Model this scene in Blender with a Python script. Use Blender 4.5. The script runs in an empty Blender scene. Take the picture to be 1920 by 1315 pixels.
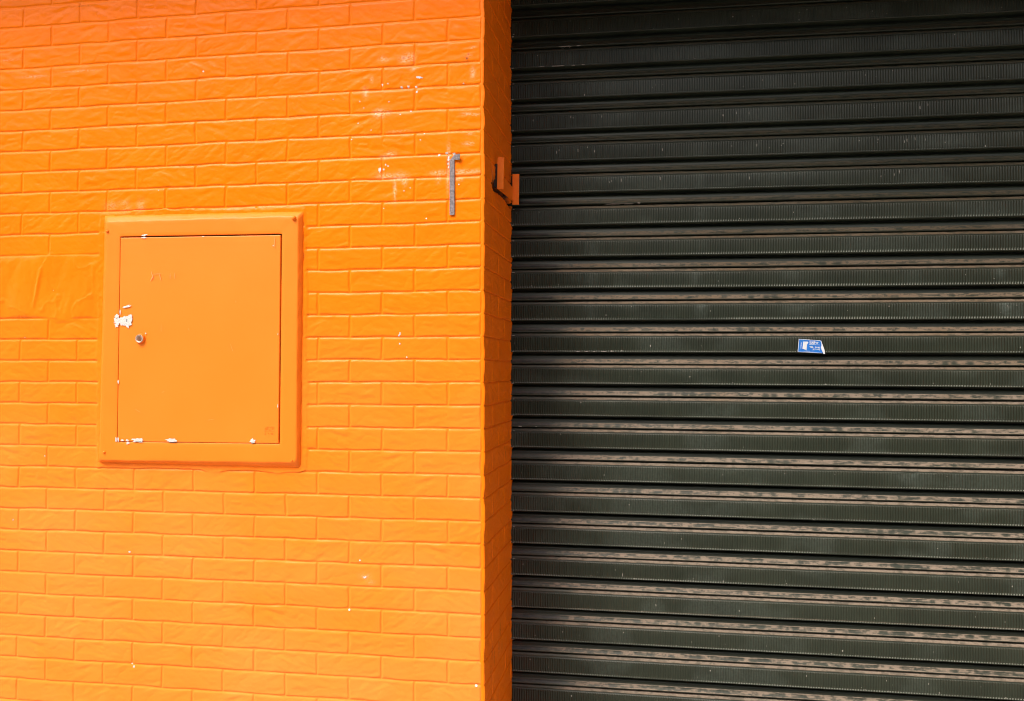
import bpy, bmesh, math
import numpy as np
from mathutils import Matrix, Vector

# ------------------------------------------------------------------ camera, sky, sun, exposure
scene = bpy.context.scene
cam_d = bpy.data.cameras.new("camera"); cam = bpy.data.objects.new("camera", cam_d)
scene.collection.objects.link(cam); scene.camera = cam
YAW, PITCH, ROLL = 0.160956, 0.0202471, -0.0012591
F = Vector((-math.sin(YAW)*math.cos(PITCH), math.cos(YAW)*math.cos(PITCH), math.sin(PITCH)))
R0 = Vector((math.cos(YAW), math.sin(YAW), 0)); U0 = R0.cross(F)
R1 = R0*math.cos(ROLL)+U0*math.sin(ROLL); U1 = -R0*math.sin(ROLL)+U0*math.cos(ROLL)
m = Matrix.Identity(4)
for i in range(3):
    m[i][0] = R1[i]; m[i][1] = U1[i]; m[i][2] = -F[i]
m[0][3], m[1][3], m[2][3] = 0.57295, -2.86491, 1.17887
cam.matrix_world = m
cam_d.sensor_width = 36.0; cam_d.lens = 36*1569.886/1920; cam_d.clip_start = 0.05; cam_d.clip_end = 3000

SUN = Vector((-0.40, -0.62, 1.0)).normalized()
w = bpy.data.worlds.new("World"); scene.world = w; w.use_nodes = True
nt = w.node_tree; nt.nodes.clear()
wo = nt.nodes.new("ShaderNodeOutputWorld"); bg = nt.nodes.new("ShaderNodeBackground")
sky = nt.nodes.new("ShaderNodeTexSky"); sky.sky_type = 'NISHITA'; sky.sun_disc = False
sky.sun_elevation = math.asin(SUN.z); sky.sun_rotation = math.atan2(SUN.x, SUN.y)
sky.air_density = 1.0; sky.dust_density = 6.0; sky.ozone_density = 0.5
bg.inputs[1].default_value = 0.125
nt.links.new(sky.outputs[0], bg.inputs[0]); nt.links.new(bg.outputs[0], wo.inputs[0])
sd = bpy.data.lights.new("sun", 'SUN'); so = bpy.data.objects.new("sun", sd); scene.collection.objects.link(so)
sd.energy = 1.25; sd.angle = math.radians(20); sd.color = (1.0, 0.95, 0.88)
so.rotation_euler = SUN.to_track_quat('Z', 'Y').to_euler()
vs = scene.view_settings
vs.view_transform = 'Standard'; vs.look = 'None'; vs.gamma = 1; vs.use_curve_mapping = False
vs.exposure = 1.32
scene.render.engine = 'CYCLES'; scene.cycles.filter_width = 1.05

# ------------------------------------------------------------------ constants of the place
H = 0.0804472      # brick course
W = 0.24           # brick pitch
ZG = -0.42         # pavement level
ZL = 2.775     # lintel soffit
ZT = 3.25          # top of the built wall
XR = 0.0125; RA = 0.021
YS = 0.505         # depth of the shutter plane
HS = 0.129078; ZS0 = 1.321272
X_END = 3.4

# ------------------------------------------------------------------ noise
def hsh(ix, iy, seed):
    n = (ix.astype(np.int64)*374761393 + iy.astype(np.int64)*668265263 + int(seed)*974634777) & 0xFFFFFFFF
    n = ((n ^ (n >> 13))*1274126177) & 0xFFFFFFFF
    n = ((n ^ (n >> 16))*2246822519) & 0xFFFFFFFF
    n = n ^ (n >> 15)
    return (n & 0xFFFFFF)/float(0xFFFFFF)
def vn(x, y, seed=0):
    x, y = np.broadcast_arrays(np.asarray(x, float), np.asarray(y, float))
    ix = np.floor(x); iy = np.floor(y); fx = x-ix; fy = y-iy
    fx = fx*fx*fx*(fx*(fx*6-15)+10); fy = fy*fy*fy*(fy*(fy*6-15)+10)
    a = hsh(ix, iy, seed); b = hsh(ix+1, iy, seed); c = hsh(ix, iy+1, seed); d = hsh(ix+1, iy+1, seed)
    return (a*(1-fx)+b*fx)*(1-fy)+(c*(1-fx)+d*fx)*fy
def fbm(x, y, seed=0, o=3):
    s = 0; a = 0.5; t = 0
    for i in range(o):
        s = s+a*vn(x, y, seed+i*17); t += a; a *= 0.5; x = x*2.03+3.1; y = y*2.03+1.7
    return s/t
def sst(a, b, x):
    t = np.clip((x-a)/(b-a), 0, 1); return t*t*(3-2*t)
def gau(x, z, cx, cz, sx, sz): return np.exp(-((x-cx)/sx)**2-((z-cz)/sz)**2)

# ------------------------------------------------------------------ mesh helpers
def raw_mesh(name, V, Fq, smooth=True, mats=(), midx=None):
    V = np.ascontiguousarray(V, np.float32); Fq = np.ascontiguousarray(Fq, np.int32)
    me = bpy.data.meshes.new(name)
    n = len(Fq); k = Fq.shape[1]
    me.vertices.add(len(V)); me.vertices.foreach_set("co", V.ravel())
    me.loops.add(n*k); me.loops.foreach_set("vertex_index", Fq.ravel())
    me.polygons.add(n); me.polygons.foreach_set("loop_start", np.arange(0, n*k, k, dtype=np.int32))
    me.polygons.foreach_set("use_smooth", np.full(n, smooth))
    for mt in mats: me.materials.append(mt)
    if midx is not None: me.polygons.foreach_set("material_index", np.asarray(midx, np.int32))
    me.update(calc_edges=True); me.validate()
    return me
def grid_faces(r, c, flip=False, off=0):
    a = (np.arange(r-1)[:, None]*c+np.arange(c-1)[None, :]).ravel()+off
    q = np.stack([a, a+1, a+c+1, a+c], 1)
    return q[:, ::-1] if flip else q
def link(name, me, parent=None):
    o = bpy.data.objects.new(name, me); scene.collection.objects.link(o)
    if parent is not None: o.parent = parent
    return o
def empty(name, loc, label, cat, kind=None, group=None):
    o = bpy.data.objects.new(name, None); o.empty_display_size = 0.1; scene.collection.objects.link(o)
    o.location = loc; o['label'] = label; o['category'] = cat
    if kind: o['kind'] = kind
    if group: o['group'] = group
    return o
def put(o, parent):     # keep world-space mesh coordinates under a moved empty
    o.parent = parent; o.location = -Vector(parent.location)
def attr(me, name, v):
    a = me.attributes.new(name, 'FLOAT', 'POINT'); a.data.foreach_set("value", np.ascontiguousarray(v, np.float32).ravel())
def bm_obj(name, bm, mats, parent=None, smooth=False):
    bmesh.ops.recalc_face_normals(bm, faces=bm.faces[:])
    me = bpy.data.meshes.new(name); bm.to_mesh(me); bm.free()
    for mt in (mats if isinstance(mats, (list, tuple)) else [mats]): me.materials.append(mt)
    if smooth: me.polygons.foreach_set("use_smooth", np.full(len(me.polygons), True))
    o = link(name, me)
    if parent is not None: put(o, parent)
    return o
def box(bm, x0, x1, y0, y1, z0, z1, bev=0):
    r = bmesh.ops.create_cube(bm, size=1)
    bmesh.ops.scale(bm, vec=(x1-x0, y1-y0, z1-z0), verts=r['verts'])
    bmesh.ops.translate(bm, vec=((x0+x1)/2, (y0+y1)/2, (z0+z1)/2), verts=r['verts'])
    if bev:
        es = list({e for v in r['verts'] for e in v.link_edges})
        bmesh.ops.bevel(bm, geom=es, offset=bev, segments=2, affect='EDGES', profile=0.6)

# ------------------------------------------------------------------ materials
def new_mat(name):
    mt = bpy.data.materials.new(name); mt.use_nodes = True; t = mt.node_tree
    return mt, t, t.nodes["Principled BSDF"]
def N(t, typ, **kw):
    n = t.nodes.new(typ)
    for k, v in kw.items():
        if k.startswith('i_'):
            key = k[2:]; key = int(key) if key.isdigit() else key
            n.inputs[key].default_value = v
        else: setattr(n, k, v)
    return n
def noise(t, scale, detail=3, vec=None, sc=None, rough=0.5):
    n = N(t, "ShaderNodeTexNoise"); n.inputs["Scale"].default_value = scale
    n.inputs["Detail"].default_value = detail; n.inputs["Roughness"].default_value = rough
    g = N(t, "ShaderNodeTexCoord")
    if sc:
        mp = N(t, "ShaderNodeMapping"); mp.inputs["Scale"].default_value = sc
        t.links.new(g.outputs["Object"], mp.inputs[0]); t.links.new(mp.outputs[0], n.inputs["Vector"])
    else: t.links.new(g.outputs["Object"], n.inputs["Vector"])
    return n.outputs["Fac"]
def ramp(t, src, a, b, lo=0.0, hi=1.0):
    n = N(t, "ShaderNodeMapRange"); n.inputs[1].default_value = a; n.inputs[2].default_value = b
    n.inputs[3].default_value = lo; n.inputs[4].default_value = hi
    t.links.new(src, n.inputs[0]); return n.outputs[0]
def mixc(t, fac, c1, c2):
    n = N(t, "ShaderNodeMix"); n.data_type = 'RGBA'
    for v, i in ((fac, 0), (c1, 6), (c2, 7)):
        if isinstance(v, (tuple, list)): n.inputs[i].default_value = (*v[:3], 1)
        elif isinstance(v, (float, int)): n.inputs[i].default_value = v
        else: t.links.new(v, n.inputs[i])
    return n.outputs[2]
def math_(t, op, a, b):
    n = N(t, "ShaderNodeMath", operation=op)
    for v, i in ((a, 0), (b, 1)):
        if isinstance(v, (float, int)): n.inputs[i].default_value = v
        else: t.links.new(v, n.inputs[i])
    return n.outputs[0]
def attrn(t, name):
    n = N(t, "ShaderNodeAttribute"); n.attribute_name = name; return n.outputs["Fac"]
def bump(t, bs, src, strength, dist):
    n = N(t, "ShaderNodeBump"); n.inputs["Strength"].default_value = strength; n.inputs["Distance"].default_value = dist
    t.links.new(src, n.inputs["Height"])
    if bs.inputs["Normal"].is_linked:
        t.links.new(bs.inputs["Normal"].links[0].from_socket, n.inputs["Normal"])
    t.links.new(n.outputs[0], bs.inputs["Normal"])

ORANGE = (0.86, 0.164, 0.001); ORANGE2 = (0.88, 0.181, 0.0014)
PALE = (0.84, 0.36, 0.17); BROWN = (0.20, 0.055, 0.02)
def orange_paint(name, fine=260, attrs=False, rough=0.42, bstr=0.35, bd=0.0008, stretch=None, c1=ORANGE, c2=ORANGE2, spec=0.5):
    mt, t, b = new_mat(name)
    var = noise(t, 5.0, 4)
    col = mixc(t, ramp(t, var, 0.3, 0.7), c1, c2)
    grain = noise(t, 420, 2)
    col = mixc(t, ramp(t, grain, 0.55, 0.8, 0, 0.22), col, (0.90, 0.20, 0.004))
    if attrs:
        shadow_pocket = attrn(t, 'shadow_pocket')
        col = mixc(t, attrn(t, 'dust_and_bounce'), col, (0.84, 0.222, 0.034))  # paler tone painted for light bounced off the pavement
        brk = noise(t, 160, 3, sc=(1, 1, 1.6))
        pm = math_(t, 'MULTIPLY', attrn(t, "pale"), ramp(t, brk, 0.36, 0.58))
        col = mixc(t, pm, col, PALE)
        dm = math_(t, 'MULTIPLY', attrn(t, "dirt"), ramp(t, brk, 0.38, 0.56))
        col = mixc(t, dm, col, BROWN)
        col = mixc(t, shadow_pocket, col, (0.07, 0.05, 0.04))  # dark colour in the recess paints the bracket's shadow
    t.links.new(col, b.inputs["Base Color"])
    b.inputs["Roughness"].default_value = rough
    b.inputs["Specular IOR Level"].default_value = spec
    bump(t, b, noise(t, fine, 4, sc=stretch), bstr, bd)
    bump(t, b, noise(t, 46, 3), 0.25, 0.0015)
    return mt
M_WALL = orange_paint("orange_wall_paint", attrs=True, spec=.11, rough=.31, bstr=.32)
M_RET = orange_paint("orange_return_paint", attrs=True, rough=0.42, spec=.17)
M_FRAME = orange_paint("orange_frame_paint", c1=(0.82, 0.180, 0.005), c2=(0.84, 0.192, 0.007), fine=330, bstr=0.3, bd=0.0006, rough=0.5, spec=.3)
M_DOOR = orange_paint("orange_door_paint", fine=210, bstr=0.18, bd=0.0004, rough=0.42, stretch=(1, 1, 3.5), c1=(0.78, 0.186, 0.008), c2=(0.79, 0.197, 0.011), spec=.4)
M_STEEL_O = orange_paint("orange_steel_paint", fine=300, bstr=0.2, bd=0.0004, rough=0.4)
def plain(name, col, rough=0.6, metal=0.0, var=None, nscale=60, bstr=0.0):
    mt, t, b = new_mat(name)
    if var: 
        c = mixc(t, ramp(t, noise(t, nscale, 4), 0.38, 0.62), col, var); t.links.new(c, b.inputs["Base Color"])
    else: b.inputs["Base Color"].default_value = (*col, 1)
    b.inputs["Roughness"].default_value = rough; b.inputs["Metallic"].default_value = metal
    if bstr: bump(t, b, noise(t, nscale*4, 3), bstr, 0.0006)
    return mt
M_WHITE = plain("white_undercoat", (0.62, 0.60, 0.57), 0.7, var=(0.48, 0.45, 0.41), nscale=300)
M_SCRATCH = plain("pale_scratch", (0.84, 0.26, 0.07), 0.6)
M_BLACK = plain("dark_gap", (0.02, 0.012, 0.01), 0.9)
M_GREY = plain("bare_steel_patch", (0.16, 0.17, 0.18), 0.45, 0.6)
M_STRAP = plain("weathered_galvanised_steel", (0.24, 0.20, 0.205), 0.6, 0.1, var=(0.12, 0.105, 0.105), nscale=190, bstr=0.5)
M_CHROME = plain("worn_lock_metal", (0.50, 0.40, 0.32), 0.45, 0.2, var=(0.28, 0.19, 0.13), nscale=250)
M_LOCKDARK = plain("lock_core_dark", (0.09, 0.08, 0.075), 0.4, 0.2, var=(0.28, 0.11, 0.05), nscale=330)

# ------------------------------------------------------------------ brick relief (shared)
def axis_samples(lo, hi, pitch, dense=0.0065, nd=9, face=0.0042, coarse=1.0):
    out = []
    k0 = int(math.floor(lo/pitch))-1; k1 = int(math.ceil(hi/pitch))+1
    for k in range(k0, k1+1):
        c = k*pitch
        out += list(c+np.linspace(-dense, dense, nd))
        nf = max(2, int(round((pitch-2*dense)/(face*coarse))))
        out += list(c+dense+(pitch-2*dense)*np.arange(1, nf)/nf)
    a = np.array(sorted(out)); a = a[(a > lo+1e-4) & (a < hi-1e-4)]
    return np.concatenate([[lo], a, [hi]])
DEPTH = 0.0029
def bricks(x, z, off=0.0, seed=0, amp=1.0, ret=False):
    """relief of cast split-face bricks: x along the wall, z up. 0 = joint, ~DEPTH = face"""
    xw = x+0.0016*(vn(x*14, z*14, 5+seed)-0.5)*2; zw = z+0.0018*(vn(x*11+40, z*9, 6+seed)-0.5)*2
    k = np.floor(zw/H); par = np.mod(k+1, 2)          # even low index: full joint at the corner
    sh = np.where(np.mod(k, 2) == 1, W/2, 0.0)+off
    i = np.floor((xw+sh)/W)
    u = (xw+sh)-i*W; v = zw-k*H
    du = np.minimum(u, W-u); dv = np.minimum(v, H-v)
    rag = 0.0016*(vn(x*70, z*70, 9+seed)-0.5)
    # joint: steep lower lip, softer upper lip
    jn = 0.0022; jw = 0.0058
    if ret:
        eu = np.minimum(sst(0.0005, 0.0050, u+rag), sst(0.0006, 0.0030, W-u+rag)); ev = np.minimum(sst(0.0006, 0.0030, v+rag), sst(0.0, 0.0075, H-v+rag))
    else:
        eu = sst(jn*0.6, jw, du+rag); ev = np.minimum(sst(0.0008, 0.0062, v+rag), np.clip((H-v+rag-0.0010)/0.0062, 0, 1))
    edge = eu*ev
    pid = np.floor(hsh(i, k, 31+seed)*11); mir = np.where(hsh(i, k, 33+seed) > 0.5, 1.0, -1.0)
    uu = np.where(mir > 0, u, W-u)+pid*1.37; vv = v+pid*0.71
    ang = (hsh(pid, pid*0+3, 77)-0.5)*1.2+0.18
    ca, sa = np.cos(ang), np.sin(ang)
    a = uu*ca+vv*sa; b = -uu*sa+vv*ca
    wx = fbm(a*22, b*34, 41, 2)*0.02; a2 = a+wx; b2 = b+0.010*(fbm(a*18, b*20+9, 43, 2)-0.5)
    n1 = fbm(a2*16, b2*52, 51, 3)
    q = n1*7.0; fr = q-np.floor(q)
    terr = (np.floor(q)+sst(0.62, 1.0, fr))/7.0
    n2 = fbm(a2*9+5, b2*20, 61, 2); rid = np.clip(1-np.abs(n2-0.5)*24, 0, 1)
    n3 = fbm(uu*30, vv*75, 71, 3)
    st = 0.65+0.7*hsh(i, k, 81)
    face = (terr-0.5)*0.0042*st-rid**1.5*0.0014*st+(n3-0.5)*0.0020
    face = face*amp
    rim = sst(0.0, 0.016, np.minimum(du, dv))
    h = edge*(DEPTH+face*(0.35+0.65*rim)+0.0004*(hsh(i, k, 91)-0.5))
    return h, edge

# marks on the front face: (x, z, sx, sz, strength)
PALES = [(-.279,2.278,.013,.010,1),(-.262,2.282,.016,.012,.9),(-.358,2.284,.012,.008,.7),(-.245,2.24,.010,.004,.7),
 (-.423,2.165,.007,.012,.9),(-.4,2.21,.004,.008,.8),(-.371,2.088,.016,.012,1),(-.345,2.09,.012,.008,.6),(-.30,2.02,.03,.003,.5),
 (-.345,1.862,.026,.007,1),(-.30,1.858,.022,.010,1),(-.278,1.845,.007,.014,1),(-.3137,1.815,.004,.030,.9),(-.355,1.93,.010,.006,.7),
 (-.33,1.938,.014,.008,.8),(-.15,1.866,.022,.006,1),(-.075,1.866,.034,.006,1),(-.03,1.866,.02,.005,.8),(-.155,1.845,.006,.012,.6),
 (-.118,1.93,.004,.03,.9),(-.12,1.85,.004,.04,.6),(-.045,2.275,.008,.004,.8),(-.03,2.305,.008,.003,.8),(-.03,2.215,.006,.014,.9),
 (-.05,2.07,.015,.004,.9),(-.02,2.066,.012,.003,.8),(-.045,1.965,.014,.005,.8),(-.04,2.0,.01,.004,.5),(-.08,1.84,.01,.006,.5),
 (-.42,.44,.014,.008,.4),(-.40,.42,.012,.006,.3),(-1.42,1.79,.02,.012,.35),(-1.37,1.80,.018,.008,.3),(-1.36,1.775,.02,.02,.2),
 (-1.30,2.46,.05,.003,.4),(-1.75,2.30,.04,.004,.6),(-1.55,2.31,.06,.003,.5),(-1.86,2.37,.03,.003,.6),(-1.3,1.785,.012,.018,.4)]
PALES = [p for p in PALES if p[0] > -1.37 or p[1] > 1.80 or True]
DIRTS = [(-.0518,2.266,.007,.007,1),(-.046,2.280,.004,.005,.8),(-.262,2.283,.004,.004,1),(-.2815,2.282,.006,.004,.5),
 (-.4233,2.185,.007,.0025,1),(-.122,1.90,.003,.006,.7),(-.300,1.985,.0018,.0018,1),(-1.55,2.558,.06,.0015,.8),(-.245,2.262,.012,.0016,.5),
 (-.655,1.70,.0025,.004,.9),(-.655,1.585,.003,.010,.9),(-.013,.155,.005,.003,.6),(-.06,.166,.006,.003,.4)]
def front_h(x, z):
    h, e = bricks(x, z, amp=0.68)
    # smooth cement patch left of the cabinet, with trowel strokes
    d1 = np.minimum(np.minimum(x+1.97, -1.4485-x), 1)
    zt = 1.596+0.034*(vn(x*9, x*0, 3)-0.5)+0.006*(vn(x*40, x*0+2, 4)-0.5)
    zb = 1.372+0.034*(vn(x*8, x*0+9, 3)-0.5)+0.008*(vn(x*35, x*0+5, 4)-0.5)
    pm = sst(-0.010, 0.012, np.minimum(zt-z, z-zb))*sst(-0.002, 0.02, d1)
    stroke = fbm(x*26+3.0*vn(z*6, x*4, 8), z*7.0, 12, 3); st2 = fbm(x*14, z*7, 19, 3)
    ph = 0.0042+(stroke-0.5)*0.0042+(st2-0.5)*0.0075+(np.clip(1-np.abs(fbm(x*13+4, z*8, 27, 3)-.5)*22, 0, 1))*0.0016+(fbm(x*90, z*90, 15, 2)-0.5)*0.0010
    rid = np.exp(-((x+1.725-0.22*(z-1.50)**1)/0.006)**2)*sst(1.40, 1.44, z)*sst(1.575, 1.54, z)*0.0040
    ph = ph+rid
    h = h*(1-pm)+ph*pm
    # thin fill over the joints just above it
    pm2 = sst(1.58, 1.60, z)*sst(1.680, 1.640, z)*sst(-1.44, -1.46, x)*0.35
    h = h*(1-pm2)+(0.0045+(st2-0.5)*0.002)*pm2
    # mortar smeared round the cabinet
    dx = np.maximum(np.maximum(-1.462-x, x+0.655), 0); dz = np.maximum(np.maximum(0.815-z, z-1.752), 0)
    d = np.sqrt(dx*dx+dz*dz); wid = 0.003+0.008*vn(x*40, z*40, 21)+0.012*vn(x*9, z*9, 22)**2
    fm = sst(wid+0.003, wid-0.002, d)
    below = sst(0.815, 0.79, z)*sst(0.765, 0.79, z)
    fh = 0.0046+(fbm(x*60, z*60, 23, 3)-0.5)*0.003
    h = h*(1-fm)+fh*fm
    # crack at the foot of the wall
    h = h-0.002*np.exp(-((z-(0.093-0.15*(x+1.318)))/0.002)**2)*sst(-1.325, -1.318, x)*sst(-1.28, -1.30, x)
    # groove before the corner tiles
    h = h*sst(0.0, -0.003, x)
    return h
xs = np.concatenate([np.arange(-3.0, -2.04, 0.012), axis_samples(-2.04, 0.0, W/2)])
zs = np.concatenate([axis_samples(ZG, -2*H, H, nd=5, coarse=2), axis_samples(-2*H, 33.2*H, H)[1:], axis_samples(33.2*H, ZT, H, nd=5, coarse=2.5)[1:]])
X, Z = np.meshgrid(xs, zs)
hh = front_h(X, Z)
V = np.stack([X, -hh, Z], -1).reshape(-1, 3)
FQ = grid_faces(len(zs), len(xs))
SCL = 1.0
def flakes(lst, surf, lift=0.0006, seed=1):
    """irregular little chips lying on a surface; lst = (a, b, ra, rb, angle); surf(a,b) -> xyz"""
    rng = np.random.RandomState(seed); P = []; T = []
    for fi, (a, b, ra, rb, ang) in enumerate(lst):
        n = 16; lf = lift+0.00005*(fi % 17); th = np.linspace(0, 2*np.pi, n, endpoint=False)+rng.rand()*0.5
        rr = (0.75+0.9*rng.rand(n))*SCL; ca, sa = math.cos(ang), math.sin(ang)
        px = np.cos(th)*ra*rr; pz = np.sin(th)*rb*rr
        aa = np.concatenate([[a], a+px*ca-pz*sa]); bb = np.concatenate([[b], b+px*sa+pz*ca])
        o = len(P); P += [surf(p, q, lf) for p, q in zip(aa, bb)]
        T += [(o, o+1+i, o+1+(i+1) % n) for i in range(n)]
    return P, T
def surf_front(a, b, l): return (a, -float(front_h(np.array([a]), np.array([b]))[0])-l, b)
rng = np.random.RandomState(4)
CH = [(-.224,2.2095,.0085,.0032,-.15),(-.2886,2.1768,.0028,.0028,0),(-.2631,2.1775,.0028,.0028,0),(-.2357,2.1762,.003,.003,0),(-.233,2.158,.0026,.0026,0),
 (-.369,1.884,.0035,.0055,0),(-.3552,1.886,.0022,.0022,0),(-.3473,1.9025,.002,.002,0),(-.297,1.293,.0045,.002,.6),(-.293,1.301,.002,.0018,0),(-.2945,1.263,.0018,.0022,0),
 (-.4231,.4354,.003,.002,0),(-.418,.437,.002,.002,0),(-.4782,.3183,.0025,.0025,0),(-.44,.495,.002,.002,0),(-.0182,.078,.003,.003,0),(-1.3338,.4948,.0025,.0022,0),(-1.314,.072,.0032,.0026,.3),(-1.322,.082,.0022,.0018,0),
 (-1.0507,2.2786,.0025,.0022,0),(-.152,1.9285,.0026,.0026,0),(-.1235,1.934,.0028,.0028,0),(-.098,1.9315,.0035,.0024,0),(-.1165,1.921,.0024,.0024,0),(-.117,1.912,.003,.0045,.2),(-.119,1.897,.002,.003,0),(-.1175,1.885,.0016,.0022,0),
 (-.338,1.897,.0018,.0018,0),(-1.69,.845,.0015,.0015,0),(-1.822,.60,.0016,.002,0),(-.268,1.216,.0018,.0018,0),(-.063,2.178,.0018,.0015,0),(-.36,2.19,.002,.003,0),(-.255,2.09,.0018,.0016,0)]
for _ in range(16): CH.append((-.30+rng.randn()*.13, 2.0+rng.randn()*.16, .0012+.0008*rng.rand(), .0012+.0006*rng.rand(), 0))
for _ in range(5): CH.append((-1.9+1.85*rng.rand(), .0+2.4*rng.rand(), .0012, .0011, 0))
CH = [c for c in CH if c[0] < -.008 and not (-1.47 < c[0] < -.65 and .80 < c[1] < 1.76)]
CH = [(a, b, ra*1.25, rb*1.25, g) for (a, b, ra, rb, g) in CH]
P, T = flakes(CH, surf_front)
# grid quads plus flake triangles in one mesh
def quad_tri_mesh(name, V, Q, P, T, mats):
    nv = len(V); V2 = np.concatenate([V, np.array(P)]) if len(P) else V
    me = bpy.data.meshes.new(name); V2 = np.ascontiguousarray(V2, np.float32)
    me.vertices.add(len(V2)); me.vertices.foreach_set("co", V2.ravel())
    Tn = (np.array(T, np.int32)+nv) if len(T) else np.zeros((0, 3), np.int32)
    nl = Q.size+Tn.size; me.loops.add(nl)
    me.loops.foreach_set("vertex_index", np.concatenate([Q.ravel(), Tn.ravel()]).astype(np.int32))
    me.polygons.add(len(Q)+len(Tn))
    ls = np.concatenate([np.arange(len(Q))*4, Q.size+np.arange(len(Tn))*3]).astype(np.int32)
    me.polygons.foreach_set("loop_start", ls)
    me.polygons.foreach_set("use_smooth", np.full(len(ls), True))
    for mt in mats: me.materials.append(mt)
    me.polygons.foreach_set("material_index", np.concatenate([np.zeros(len(Q)), np.ones(len(Tn))]).astype(np.int32))
    me.update(calc_edges=True)
    return me, len(V2)
me, nv2 = quad_tri_mesh("front_face", V, FQ, P, T, [M_WALL, M_WHITE])
xf, zf = X.ravel(), Z.ravel()
pale = np.zeros(len(xf)); dirt = np.zeros(len(xf))
for (a, b, sx, sz, s) in PALES: pale = np.maximum(pale, 1.5*s*gau(xf, zf, a, b, sx*1.25, sz*1.2))
for (a, b, sx, sz, s) in DIRTS: dirt = np.maximum(dirt, 1.3*s*gau(xf, zf, a, b, sx, sz))
# scuffed upper lips of single bricks
ext = np.zeros(nv2-len(xf))
wd = sst(1.9, 0.2, zf)*np.clip(0.25+1.0*fbm(xf*2.5, zf*3.5, 301, 4), 0, 1); attr(me, "dust_and_bounce", np.concatenate([wd, ext])); attr(me, "pale", np.concatenate([np.clip(pale, 0, 1), ext])); attr(me, "dirt", np.concatenate([np.clip(dirt, 0, 1), ext]))  # lower wall painted paler for pavement reflection, broken up by noise
wall = empty("brick_wall", (0, 0, ZG), "orange painted wall of split-face bricks ending at a corner beside the dark shutter", "wall")
fo = link("front_face", me); put(fo, wall)

# side return of the wall, with the wavy edge of its tiles showing in front
ys = np.concatenate([[0.0, 0.0015], axis_samples(0.003, 0.66, W/2)[0:]])
zr = np.concatenate([axis_samples(ZG, -2*H, H, nd=5, coarse=2), axis_samples(-2*H, 34*H, H)[1:]])
def ret_h(y, z):
    h, e = bricks(y, z+0.0, off=0.0, seed=0, amp=0.55)
    h = h*0.85
    # recess that stands in for the bracket's shadow is cut below
    return h
Yg, Zg = np.meshgrid(ys, zr)
kk = np.floor(Zg/H)
# joints of the return are staggered against the corner: half-brick in even rows
hr, _ = bricks(Yg+0.0+W/2, Zg, amp=0.7, seed=3, ret=True); hr = hr*1.6
edgeu = sst(-0.001, 0.004, Yg)
vv_ = Zg-kk*H; dvv = np.minimum(vv_, H-vv_)
he = sst(0.0005, 0.006, dvv)*DEPTH*0.8+(vn(Zg*22, Zg*0+1, 55)-0.5)*0.0055
blend = sst(0.0, 0.05, Yg)
hr = hr*blend+he*(1-blend)
Xr = XR-0.0035+RA*Yg+hr*0.85
# recess cut and darkened to stand in for the bracket's cast shadow
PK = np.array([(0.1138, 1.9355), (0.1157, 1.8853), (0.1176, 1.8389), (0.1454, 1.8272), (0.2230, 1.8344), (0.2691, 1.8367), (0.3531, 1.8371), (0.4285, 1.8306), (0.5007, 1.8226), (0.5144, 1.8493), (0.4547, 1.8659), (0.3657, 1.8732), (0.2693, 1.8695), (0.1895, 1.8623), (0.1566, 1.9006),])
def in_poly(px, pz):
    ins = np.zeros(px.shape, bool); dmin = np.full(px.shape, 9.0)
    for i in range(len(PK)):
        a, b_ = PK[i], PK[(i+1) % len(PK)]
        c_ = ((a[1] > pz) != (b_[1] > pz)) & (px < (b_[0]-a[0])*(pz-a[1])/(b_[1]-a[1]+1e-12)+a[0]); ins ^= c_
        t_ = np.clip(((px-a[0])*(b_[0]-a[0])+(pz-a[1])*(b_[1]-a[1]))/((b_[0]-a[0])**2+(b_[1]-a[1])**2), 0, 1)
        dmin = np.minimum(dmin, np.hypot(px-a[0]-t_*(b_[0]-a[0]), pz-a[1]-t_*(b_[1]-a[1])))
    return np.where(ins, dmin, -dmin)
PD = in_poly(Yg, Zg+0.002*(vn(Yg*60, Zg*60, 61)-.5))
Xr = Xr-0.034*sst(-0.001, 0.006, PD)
strip = []
s_in = np.array([0.0155, 0.012, 0.008, 0.004, 0.0016, 0.0005])
cols_x = [Xr[:, :1]-s for s in s_in]
Xs = np.concatenate(cols_x+[Xr], 1)
stripY = np.array([0.0008, -0.0012, -0.0018, -0.0019, -0.0014, -0.0006])
Ysx = np.concatenate([np.repeat(stripY[None, :], len(zr), 0), Yg], 1)
Ysx[:, 1:6] += 0.0006*(vn(Zg[:, :1]*60, Zg[:, :1]*0, 57)-0.5)
Zs_ = np.concatenate([np.repeat(Zg[:, :1], 6, 1), Zg], 1)
V = np.stack([Xs, Ysx, Zs_], -1).reshape(-1, 3)
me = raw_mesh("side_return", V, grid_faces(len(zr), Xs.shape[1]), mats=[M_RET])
yf = Ysx.ravel(); zf2 = Zs_.ravel()
dirt = np.zeros(len(yf))
for (a, b, sx, sz, s) in [(.36,.865,.012,.006,1),(.38,.84,.008,.02,.7),(.12,.165,.010,.030,.7),(.16,.12,.006,.03,.8),(.27,.19,.012,.03,.8),(.24,.13,.008,.03,.9),(.30,.12,.010,.02,.6),(.10,.09,.02,.03,.4)]:
    dirt = np.maximum(dirt, s*gau(yf, zf2, a, b, sx, sz))
attr(me, "dust_and_bounce", np.zeros(len(yf))); attr(me, "pale", np.zeros(len(yf))); pk = np.concatenate([np.zeros((len(zr), 6)), sst(0.0, 0.004, PD)], 1).ravel(); attr(me, "shadow_pocket", pk); attr(me, "dirt", np.clip(dirt*1.1, 0, 1)*0.7)
o = link("side_return", me); put(o, wall)

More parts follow.
